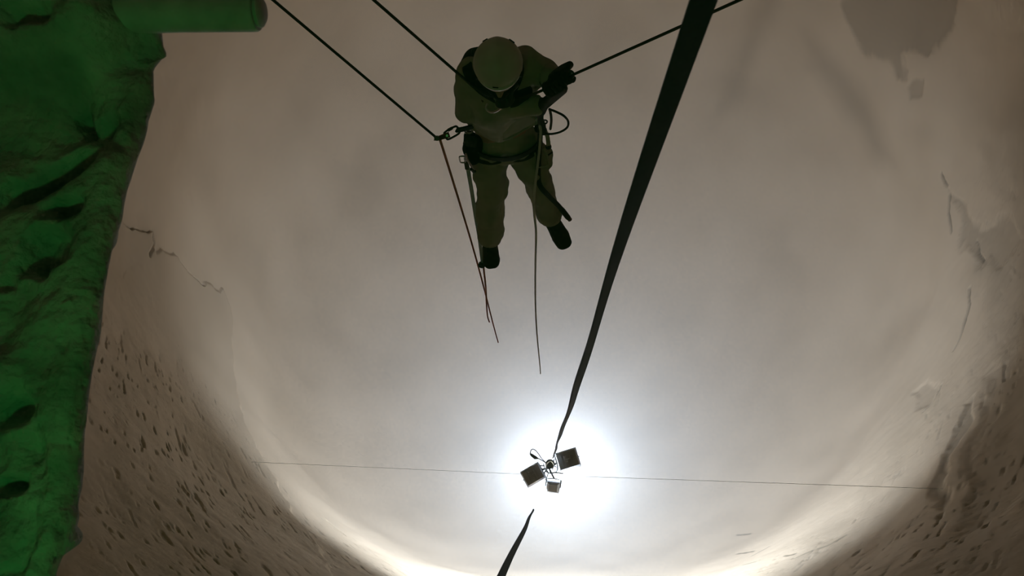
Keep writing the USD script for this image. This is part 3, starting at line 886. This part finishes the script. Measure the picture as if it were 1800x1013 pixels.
# helmet: shell with rim, vents, side slot, chin strap
sh = trimesh.creation.icosphere(subdivisions=4)
vv = sh.vertices.copy()
keep = vv[:, 2] > -0.30
lowcut = -0.34 - 0.10 * np.clip(-vv[:, 1], 0, 1) - 0.34 * np.clip(vv[:, 1], 0, 1) ** 2     # lower at the nape
vv[:, 2] = np.maximum(vv[:, 2], lowcut)
flat = vv[:, 2] <= lowcut + 1e-6
front = np.clip(vv[:, 1], 0, 1)
ridge = 0.05 * np.exp(-(vv[:, 0] / 0.16) ** 2) * np.clip(vv[:, 2], 0, 1)
local = vv * np.array([0.108, 0.110, 0.100]) * (1 + ridge)[:, None]
local[:, 1] += 0.012 * front ** 2 * (vv[:, 2] < 0.05)
H_ = hp(0, -0.002, 0.035)
wv = H_ + local[:, :1] * HS + local[:, 1:2] * HF + local[:, 2:] * HU
hm_ = trimesh.Trimesh(wv, sh.faces, process=False)
if hm_.volume < 0:
    hm_.invert()
helmet = obj('helmet', hm_, 'helmet_shell', person, smooth=35)


def on_shell(az, el, k=1.0):
    """Point and outward normal on the helmet; az from the front towards the person's left, el up, in degrees."""
    a_, e_ = math.radians(az), math.radians(el)
    u = np.array([math.sin(a_) * math.cos(e_), math.cos(a_) * math.cos(e_), math.sin(e_)])
    l_ = u * np.array([0.108, 0.110, 0.100]) * k
    n_ = unit(u / np.array([0.108, 0.110, 0.100]))
    return H_ + l_[0] * HS + l_[1] * HF + l_[2] * HU, unit(n_[0] * HS + n_[1] * HF + n_[2] * HU)


def slot(az, el, w, h, name='vent', m='dark_slot'):
    p_, n_ = on_shell(az, el)
    e1 = unit(np.cross(HU, n_)); e2 = np.cross(n_, e1)
    obj(name, box_axes(p_, e1 * w, e2 * h, n_ * 0.004, 0.003), m, helmet)


slot(-8, 2, 0.013, 0.0055)
slot(140, 22, 0.014, 0.006)
slot(-150, 25, 0.012, 0.006)
rim = np.array([on_shell(a_, -20 - 4 * max(0, -math.cos(math.radians(a_))) - 20 * max(0, math.cos(math.radians(a_))) ** 2, 1.0)[0] for a_ in np.linspace(-180, 180, 49)])
obj('rim', tube(rim, 0.0055, 8), 'helmet_shell', helmet, smooth=60)
for s in (-1, 1):
    a1 = on_shell(s * 70, -18, 0.95)[0]; a2 = on_shell(s * 110, -20, 0.95)[0]
    j_ = hp(0.078 * s, 0.03, -0.075)
    obj('chin_strap', tube(spline([a1, j_, hp(0.03 * s, 0.065, -0.122)], 14), 0.006, 6), 'webbing', helmet, smooth=50)
    obj('chin_strap', tube(line(a2, j_, 6), 0.006, 6), 'webbing', helmet, smooth=50)
    obj('lamp_clip', box_axes(on_shell(s * 62, -4, 1.0)[0], HF * 0.012, HU * 0.010, HS * 0.006, 0.003), 'dark_slot', helmet)


collar = spline([J['neck'] + UPV * 0.045 + FACE * 0.075 * math.cos(a_) + SIDE * 0.078 * math.sin(a_) for a_ in np.linspace(0, 2 * math.pi, 17)], 48)
obj('collar', tube(collar, 0.026, 10), 'canvas', jacket, smooth=60)
added_scarf = spline([J['neck'] + UPV * 0.055 + FACE * (0.02 + 0.072 * math.cos(a_)) + SIDE * 0.066 * math.sin(a_) for a_ in np.linspace(0, 2 * math.pi, 17)], 48)
added_gaiter = union([Manifold.batch_hull([ball(hp(0.055, 0.05, -0.07), 0.025), ball(hp(-0.055, 0.05, -0.07), 0.025), ball(hp(0, 0.115, -0.055), 0.022), ball(hp(0, 0.075, -0.115), 0.035), ball(hp(0, 0.03, -0.10), 0.05)])])
obj('added_dark_gaiter', cat_mesh(tube(added_scarf, 0.03, 10), soften(added_gaiter, 0.012, 4, 0.004, 30)), 'webbing', jacket, smooth=60)  # added dark wrap, stands in for shade on the face below the helmet


# gloves: palm, four curled fingers and a thumb closed round the rope
def glove(wrist, grip, rdir, side):
    rdir = unit(rdir)
    a_ = grip - wrist
    a_ = unit(a_ - (a_ @ rdir) * rdir)
    n_ = np.cross(rdir, a_)
    if n_ @ (EYE - grip) < 0:
        n_ = -n_
    r_ = 0.0085
    ms = []
    kn = []
    for i, (off, ln) in enumerate(((-0.031, 0.94), (-0.0105, 1.05), (0.0105, 1.0), (0.030, 0.86))):
        base = grip + rdir * off * side
        K = base - a_ * 0.012 + n_ * 0.030
        kn.append(K)
        ch = [(K, 0.0112)]
        for an, rad in ((70, 0.031), (25, 0.029), (-20, 0.027), (-75, 0.025), (-125 * ln, 0.024)):
            an = math.radians(an)
            ch.append((base + (a_ * math.cos(an) + n_ * math.sin(an)) * rad, 0.0104 if rad > 0.028 else 0.0092))
        ms.append(hull_chain(ch, 14))
    W = wrist
    palm = Manifold.batch_hull([ball(k_, 0.0125) for k_ in kn] + [ball(W + (n_ * 0.006), 0.028), ball(grip - a_ * 0.055 + n_ * 0.018 + rdir * 0.022, 0.017), ball(grip - a_ * 0.055 + n_ * 0.018 - rdir * 0.022, 0.017)])
    T0 = grip - a_ * 0.062 + n_ * 0.008 - rdir * side * 0.024
    thumb = hull_chain([(T0, 0.017), (grip - a_ * 0.034 - n_ * 0.012 - rdir * side * 0.040, 0.0135), (grip - a_ * 0.010 - n_ * 0.026 - rdir * side * 0.036, 0.0115), (grip + a_ * 0.014 - n_ * 0.027 - rdir * side * 0.026, 0.0100)], 14)
    gaunt = hull_chain([(W, 0.034), (W - unit(grip - W) * 0.045, 0.037)], 18)
    m = union([palm, thumb, gaunt] + ms)
    g_ = obj('glove', soften(m, 0.005, 5), 'glove_black', person, smooth=True)
    return g_


ROPE_TOP = at(1300, 0, 3.10)
GR = J['grip']
DEV = at(888, 178, 3.60)
rd = unit(ROPE_TOP - DEV)
G1 = at(994, 137.5, 3.545)
G2 = at(971, 151, 3.57)
glove(J['l_wri'] + 0.0, G1, ROPE_TOP - G1, 1)
glove(J['r_wri'], G2, G1 - G2, -1)

# harness: belt, leg loops, shoulder straps, chest ring
def oval(c, e1, e2, a, b, n=40):
    t_ = np.linspace(0, 2 * math.pi, n + 1)
    return np.array([c + e1 * a * math.cos(x) + e2 * b * math.sin(x) for x in t_])


hw = ribbon_section(0.024, 0.004)
belt_c = jn('belly', 'pelvis', 0.80)
harness = obj('harness', sweep(oval(belt_c - FACE * 0.01, SIDE, FACE, 0.198, 0.150), hw, up=UPV), 'webbing', person, smooth=40)
for k, s in (('r', -1), ('l', 1)):
    c_ = jn(k + '_hip', k + '_knee', 0.06)
    d_ = unit(J[k + '_knee'] - J[k + '_hip'])
    e1 = unit(SIDE - (SIDE @ d_) * d_)
    obj('leg_loop', sweep(oval(c_, e1, np.cross(d_, e1), 0.110, 0.110), ribbon_section(0.016, 0.004), up=d_), 'webbing', harness, smooth=40)
sh_r = spline([at(838, 98, 3.80), at(822, 112, 3.66), at(826, 132, 3.585), at(848, 158, 3.62), at(882, 178, 3.66)], 30)
sh_l = spline([at(905, 100, 3.72), at(912, 118, 3.575), at(908, 140, 3.60), at(898, 160, 3.64), at(886, 178, 3.66)], 30)
for s_ in (sh_r, sh_l):
    obj('shoulder_strap', sweep(s_, ribbon_section(0.024, 0.005), up=rd), 'webbing', harness, smooth=40)
obj('front_strap', sweep(spline([at(886, 180, 3.665), at(884, 205, 3.84), at(886, 238, 4.06)], 16), ribbon_section(0.02, 0.004), up=SIDE), 'webbing', harness, smooth=40)
obj('chest_pad', soften(Manifold.batch_hull([ball(at(850, 165, 3.69), 0.03), ball(at(925, 160, 3.70), 0.03), ball(at(865, 188, 3.76), 0.035), ball(at(925, 186, 3.76), 0.035), ball(at(888, 160, 3.68), 0.04)]), 0.012, 4, 0.004, 25), 'webbing', harness, smooth=True)
bp = soften(Manifold.batch_hull([ball(at(834, 104, 3.83), 0.055), ball(at(822, 124, 3.85), 0.05), ball(at(818, 146, 3.92), 0.035), ball(at(868, 100, 3.80), 0.06), ball(at(850, 150, 4.02), 0.06)]), 0.014, 5, 0.006, 14)
obj('back_pad', bp, 'webbing', harness, smooth=True)
obj('back_ring', tube(oval(at(838, 91, 3.76), unit(np.cross(VIEW, UPV)), UPV, 0.022, 0.028, 24), 0.0055, 8), 'dark_alloy', harness, smooth=50)
obj('back_toggle', tube(spline([at(868, 78, 3.72), at(871, 72, 3.70), at(876, 66, 3.69)], 10), 0.0075, 8), 'webbing', harness, smooth=50)
obj('side_ring', tube(oval(at(824, 231, 4.05), SIDE, UPV, 0.02, 0.026, 20), 0.005, 8), 'steel', harness, smooth=50)

# ------------------------------------------------------------------ ropes and the gear on them


def rope(pts, r, m, lab, name='rope', n=80):
    o = obj(name, tube(spline(pts, n) if len(pts) > 2 else line(pts[0], pts[1], 30), r, 8), m, smooth=60)
    tag(o, lab, 'rope')
    return o


# working rope: from the upper right through both hands to the chest device, its tail hanging on below; unlit dark and lit pale are painted as two colours
far_r = reach(G1, ROPE_TOP)
tail0 = at(912, 200, 3.62)
rope([far_r, ROPE_TOP, G1, G2, at(925, 170, 3.59), DEV + rd * 0.03], 0.0062, 'rope_dark_and_shaded', 'rope coloured dark as unlit from the top right through both gloved hands to the chest')
tl = at_depth(943.5, 450, 5.1)
tail = [DEV + VIEW * 0.03, at(905, 190, 3.82), at(934, 201, 3.88), at(949, 222, 3.93), at(949, 255, 4.06), np.array([tl[0] - 0.01, tl[1] + 0.02, EYE[2] - 4.1])] + [np.array([tl[0] + 0.02 * math.sin(d_ * 0.7), tl[1], EYE[2] - d_]) for d_ in np.arange(4.6, 10.8, 0.6)]
rope(tail, 0.0075, 'rope_lit_pale', 'rope tail coloured pale as lit, dropping free from the descender, past the boots', n=120)
far_m = reach(at(815, 138, 3.555), at(657, 0, 3.20))
rope([far_m, at(657, 0, 3.20), at(812, 135, 3.555), at(836, 153, 3.56), DEV - SIDE * 0.05], 0.0062, 'rope_dark_and_shaded', 'dark rope from the top running over the right shoulder to the chest')
BK = at(768, 243, 3.72)
far_b = reach(BK, at(480, 0, 3.25))
rope([far_b, at(480, 0, 3.25), BK], 0.0062, 'rope_dark_and_shaded', 'back-up rope coloured dark as unlit, from upper left to the rope grab beside the waist')  # same rope as the red tail, its unlit look painted dark
b0 = at(774, 247, 3.72)
rope([b0 + np.array([0.01 * math.sin(k * 0.9), 0.004 * k, -k]) for k in np.arange(0, 5.6, 0.4)], 0.0065, 'rope_red', 'reddish tail of the back-up rope hanging plumb from the rope grab')
c0_ = at(850, 470, 5.01)
c1_ = at_depth(857, 556, 6.9)
rope([c0_, c0_ * 0.66 + c1_ * 0.34 + [0.004, 0, 0], c0_ * 0.33 + c1_ * 0.67, c1_, c1_ + [0, 0, -0.25]], 0.0065, 'rope_red', 'short pink cord hanging from the ring of the foot loop')

# chest device
t = thing('descender', 'dark rope descender clipped in front of the chest', 'climbing device', DEV)
e1, e2 = rd, unit(np.cross(rd, VIEW))
obj('side_plate', trimesh.convex.convex_hull(np.vstack([oval(DEV + VIEW * dz, e1, e2, 0.058, 0.030, 24) for dz in (-0.014, -0.008)])), 'dark_alloy', t)
obj('side_plate', trimesh.convex.convex_hull(np.vstack([oval(DEV + VIEW * dz, e1, e2, 0.058, 0.030, 24) for dz in (0.008, 0.014)])), 'dark_alloy', t)
for s in (-1, 1):
    obj('pulley', tube(line(DEV + e1 * 0.025 * s - VIEW * 0.008, DEV + e1 * 0.025 * s + VIEW * 0.008), 0.017, 16), 'dark_alloy', t, smooth=40)
obj('handle', tube(spline([DEV + e1 * 0.03 - VIEW * 0.02, DEV + e1 * 0.06 + e2 * 0.03 - VIEW * 0.025, DEV + e1 * 0.10 + e2 * 0.045 - VIEW * 0.02], 14), 0.008, 8), 'dark_alloy', t, smooth=50)
obj('karabiner', tube(oval(DEV - e1 * 0.07 + VIEW * 0.03, e1, e2, 0.045, 0.026, 28), 0.0055, 8), 'steel', t, smooth=50)

# hand device at the gloves
t = thing('hand_ascender', 'small dark rope clamp just above the gloved hands', 'climbing device', at(998, 134, 3.53))
c_ = at(999, 134.5, 3.53)
obj('cam', box_axes(c_ + e2 * 0.012, rd * 0.022, e2 * 0.012, VIEW * 0.010, 0.004), 'dark_alloy', t)
obj('frame', tube(oval(c_ + e2 * 0.004, rd, e2, 0.030, 0.020, 20), 0.005, 8), 'dark_alloy', t, smooth=50)
obj('tab', tube(line(c_ + e2 * 0.01, at(994, 130, 3.52)), 0.008, 8), 'dark_alloy', t, smooth=50)

# rope grab on the back-up rope
t = thing('rope_grab', 'flat reddish rope grab on the back-up rope left of the waist', 'climbing device', BK)
ga, gb = at(762, 247, 3.72), at(790, 237, 3.745)
ge = unit(gb - ga)
gs = unit(np.cross(ge, VIEW))
obj('plate', trimesh.convex.convex_hull(np.vstack([[ga + VIEW * dz, ga + ge * 0.02 + gs * 0.012 + VIEW * dz, gb + gs * 0.014 + VIEW * dz, gb - gs * 0.012 + VIEW * dz, ga + ge * 0.02 - gs * 0.008 + VIEW * dz] for dz in (-0.012, 0.012)])), 'red_alloy', t)
obj('cam', tube(line(BK - VIEW * 0.018, BK + VIEW * 0.018), 0.012, 14), 'dark_alloy', t, smooth=40)
obj('rivet', tube(line(gb - ge * 0.012 - VIEW * 0.015, gb - ge * 0.012 + VIEW * 0.015), 0.006, 10), 'steel', t, smooth=40)


def karabiner(a, b, w, r, lab, m='dark_alloy'):
    c_ = (a + b) / 2
    e_ = unit(b - a)
    s_ = unit(np.cross(e_, VIEW))
    L_ = np.linalg.norm(b - a) / 2
    t = thing('karabiner', lab, 'karabiner', c_)
    cx = [(1, -0.4), (1, 0.4), (0.72, 1), (-0.72, 1), (-1, 0.5), (-1, -0.5), (-0.72, -1), (0.72, -1), (1, -0.4)]
    P_ = [c_ + e_ * L_ * u + s_ * w * v for u, v in cx]
    obj('frame', tube(spline(P_, 60), r, 8), m, t, smooth=60)
    obj('gate_sleeve', tube(line(c_ + s_ * w - e_ * L_ * 0.3, c_ + s_ * w + e_ * L_ * 0.3), r * 1.5, 10), m, t, smooth=40)
    return t


karabiner(at(783, 240, 3.745), at(806, 227, 3.79), 0.019, 0.0052, 'oval dark karabiner between rope grab and waist belt')
la = sweep(spline([at(803, 229, 3.79), at(812, 227.5, 3.84), at(822, 225, 3.90), at(832, 222, 3.99)], 20), ribbon_section(0.012, 0.006), up=UPV)
o = obj('lanyard', la, 'webbing', smooth=40)
tag(o, 'short dark lanyard from the waist belt to the oval karabiner', 'lanyard')

# gear hung on the right side of the belt
t = thing('gear_pouch', 'dark tool pouch hanging at the hip left of the thigh', 'pouch', at(826, 262, 4.15))
obj('bag', soften(Manifold.batch_hull([ball(at(826, 240, 4.10), 0.03), ball(at(824, 262, 4.17), 0.035), ball(at(832, 282, 4.24), 0.028), ball(at(838, 250, 4.14), 0.035), ball(at(838, 275, 4.22), 0.03)]), 0.01, 4, 0.006, 20), 'webbing', t, smooth=True)
obj('flap', soften(Manifold.batch_hull([ball(at(822, 243, 4.06), 0.016), ball(at(836, 246, 4.06), 0.016), ball(at(822, 254, 4.11), 0.012), ball(at(834, 256, 4.11), 0.012)]), 0.008, 3), 'leather', t, smooth=True)
obj('buckle', tube(oval(at(819, 252, 4.10), SIDE, UPV, 0.012, 0.016, 18), 0.004, 6), 'dark_alloy', t, smooth=50)
karabiner(at(812, 275, 4.14), at(814, 286, 4.20), 0.014, 0.0045, 'small steel karabiner at the edge of the hip pouch', 'steel')
t = thing('hook_tool', 'curved steel hook hanging beside the right thigh', 'hook', at(826, 280, 4.15))
obj('blade', tube(spline([at(819, 271, 4.10), at(822, 281, 4.13), at(828, 291, 4.17), at(834, 298, 4.20)], 20), 0.0065, 8), 'steel', t, smooth=50)
obj('grip', tube(line(at(829, 297, 4.19), at(834, 302, 4.22)), 0.011, 8), 'dark_alloy', t, smooth=50)

# foot loop: pale tape from the hip to the boot
t = thing('foot_loop', 'pale tape foot loop stretched from the hip to beside the boot', 'foot loop', at(822, 295, 4.24))
fp = [at(822, 294, 4.24), at(829, 335, 4.42), at(836, 380, 4.62), at(842, 415, 4.80), at(848, 462, 4.99)]
obj('tape', sweep(spline(fp, 40), ribbon_section(0.011, 0.003), up=(1, 0.2, 0), twist=np.linspace(0.2, 0.5, len(spline(fp, 40)))), 'tape_white', t, smooth=40)
obj('clip', box_axes(at(820.5, 291, 4.235), unit(fp[1] - fp[0]) * 0.03, SIDE * 0.012, FACE * 0.008, 0.003), 'dark_alloy', t)
obj('ring', tube(oval(at(847, 466, 5.01), SIDE, FACE, 0.018, 0.016, 20), 0.006, 8), 'dark_alloy', t, smooth=50)
obj('knot', soften(union([ball(at(845, 463, 5.0), 0.014), ball(at(849, 467, 5.01), 0.016), ball(at(846, 469, 5.02), 0.012)]), 0.006, 3, 0.003, 60), 'dark_alloy', t, smooth=True)

# gear on the other side
t = thing('tool_lanyard', 'long black tool lanyard running from the belt down across the shin', 'lanyard', at(950, 230, 4.03))
lp_ = [at(951, 193, 3.80), at(950, 215, 3.90), at(949, 245, 4.08), at(947, 275, 4.18), at(946, 308, 4.31), at(950, 328, 4.36), at(965, 345, 4.46), at(982, 362, 4.60), at(990, 372, 4.70)]
obj('tape', sweep(spline(lp_, 70), ribbon_section(0.014, 0.005), up=(1, 0.2, 0)), 'webbing', t, smooth=40)
obj('tool_holder', sweep(np.array([at(986, 366, 4.66), at(988, 369, 4.67), at(998, 382, 4.72), at(1001, 385, 4.73)]), circle(0.017, 12), scale=[0.6, 1, 1.0, 0.7]), 'leather', t, smooth=40)
obj('tip', tube(line(at(999, 383, 4.72), at(1002, 386.5, 4.735)), 0.014, 10), 'red_alloy', t, smooth=40)
t = thing('gear_bunch', 'dark bunch of clips hanging at the waist on the right', 'climbing gear', at(952, 222, 3.98))
obj('sling', soften(Manifold.batch_hull([ball(at(950, 212, 3.94), 0.018), ball(at(948, 226, 4.0), 0.026), ball(at(956, 232, 4.02), 0.018)]), 0.008, 3, 0.004, 30), 'webbing', t, smooth=True)
obj('ring', tube(oval(at(957, 214.5, 3.92), SIDE, UPV, 0.014, 0.02, 20), 0.0042, 8), 'dark_alloy', t, smooth=50)
obj('clip', tube(oval(at(946.5, 211, 3.90), SIDE, UPV, 0.010, 0.014, 18), 0.0035, 6), 'steel', t, smooth=50)
obj('strap_end', sweep(spline([at(954, 226, 3.99), at(961, 236, 4.02), at(963.5, 248, 4.06), at(964, 256, 4.10)], 20), ribbon_section(0.011, 0.004), up=(1, 0.2, 0)), 'canvas', t, smooth=40)
obj('stopper', soften(ball(at(964, 258, 4.11), 0.017), 0.008, 1, 0.003, 50), 'webbing', t, smooth=True)
o = obj('cord_loop', tube(spline([at(968, 193, 3.68), at(976, 196, 3.70), at(990, 203, 3.74), at(998.5, 213, 3.80), at(997, 224, 3.86), at(985, 232, 3.91), at(970, 235.5, 3.95), at(958, 235, 3.99)], 60), 0.0055, 8), 'rope_dark_and_shaded', smooth=60)
tag(o, 'open loop of dark cord bulging out to the right of the waist', 'cord')
o = obj('cord_end', tube(spline([at(966, 192, 3.66), at(968.5, 203, 3.72), at(969, 214, 3.78), at(967.5, 227, 3.86)], 24), 0.0062, 8), 'rope_dark_and_shaded', smooth=60)
tag(o, 'short cut cord end hanging down inside the open loop', 'cord')
obj('pull_tab', tube(line(at(962, 274, 4.22), at(971, 267.5, 4.20)), 0.005, 8), 'webbing', trousers, smooth=50)
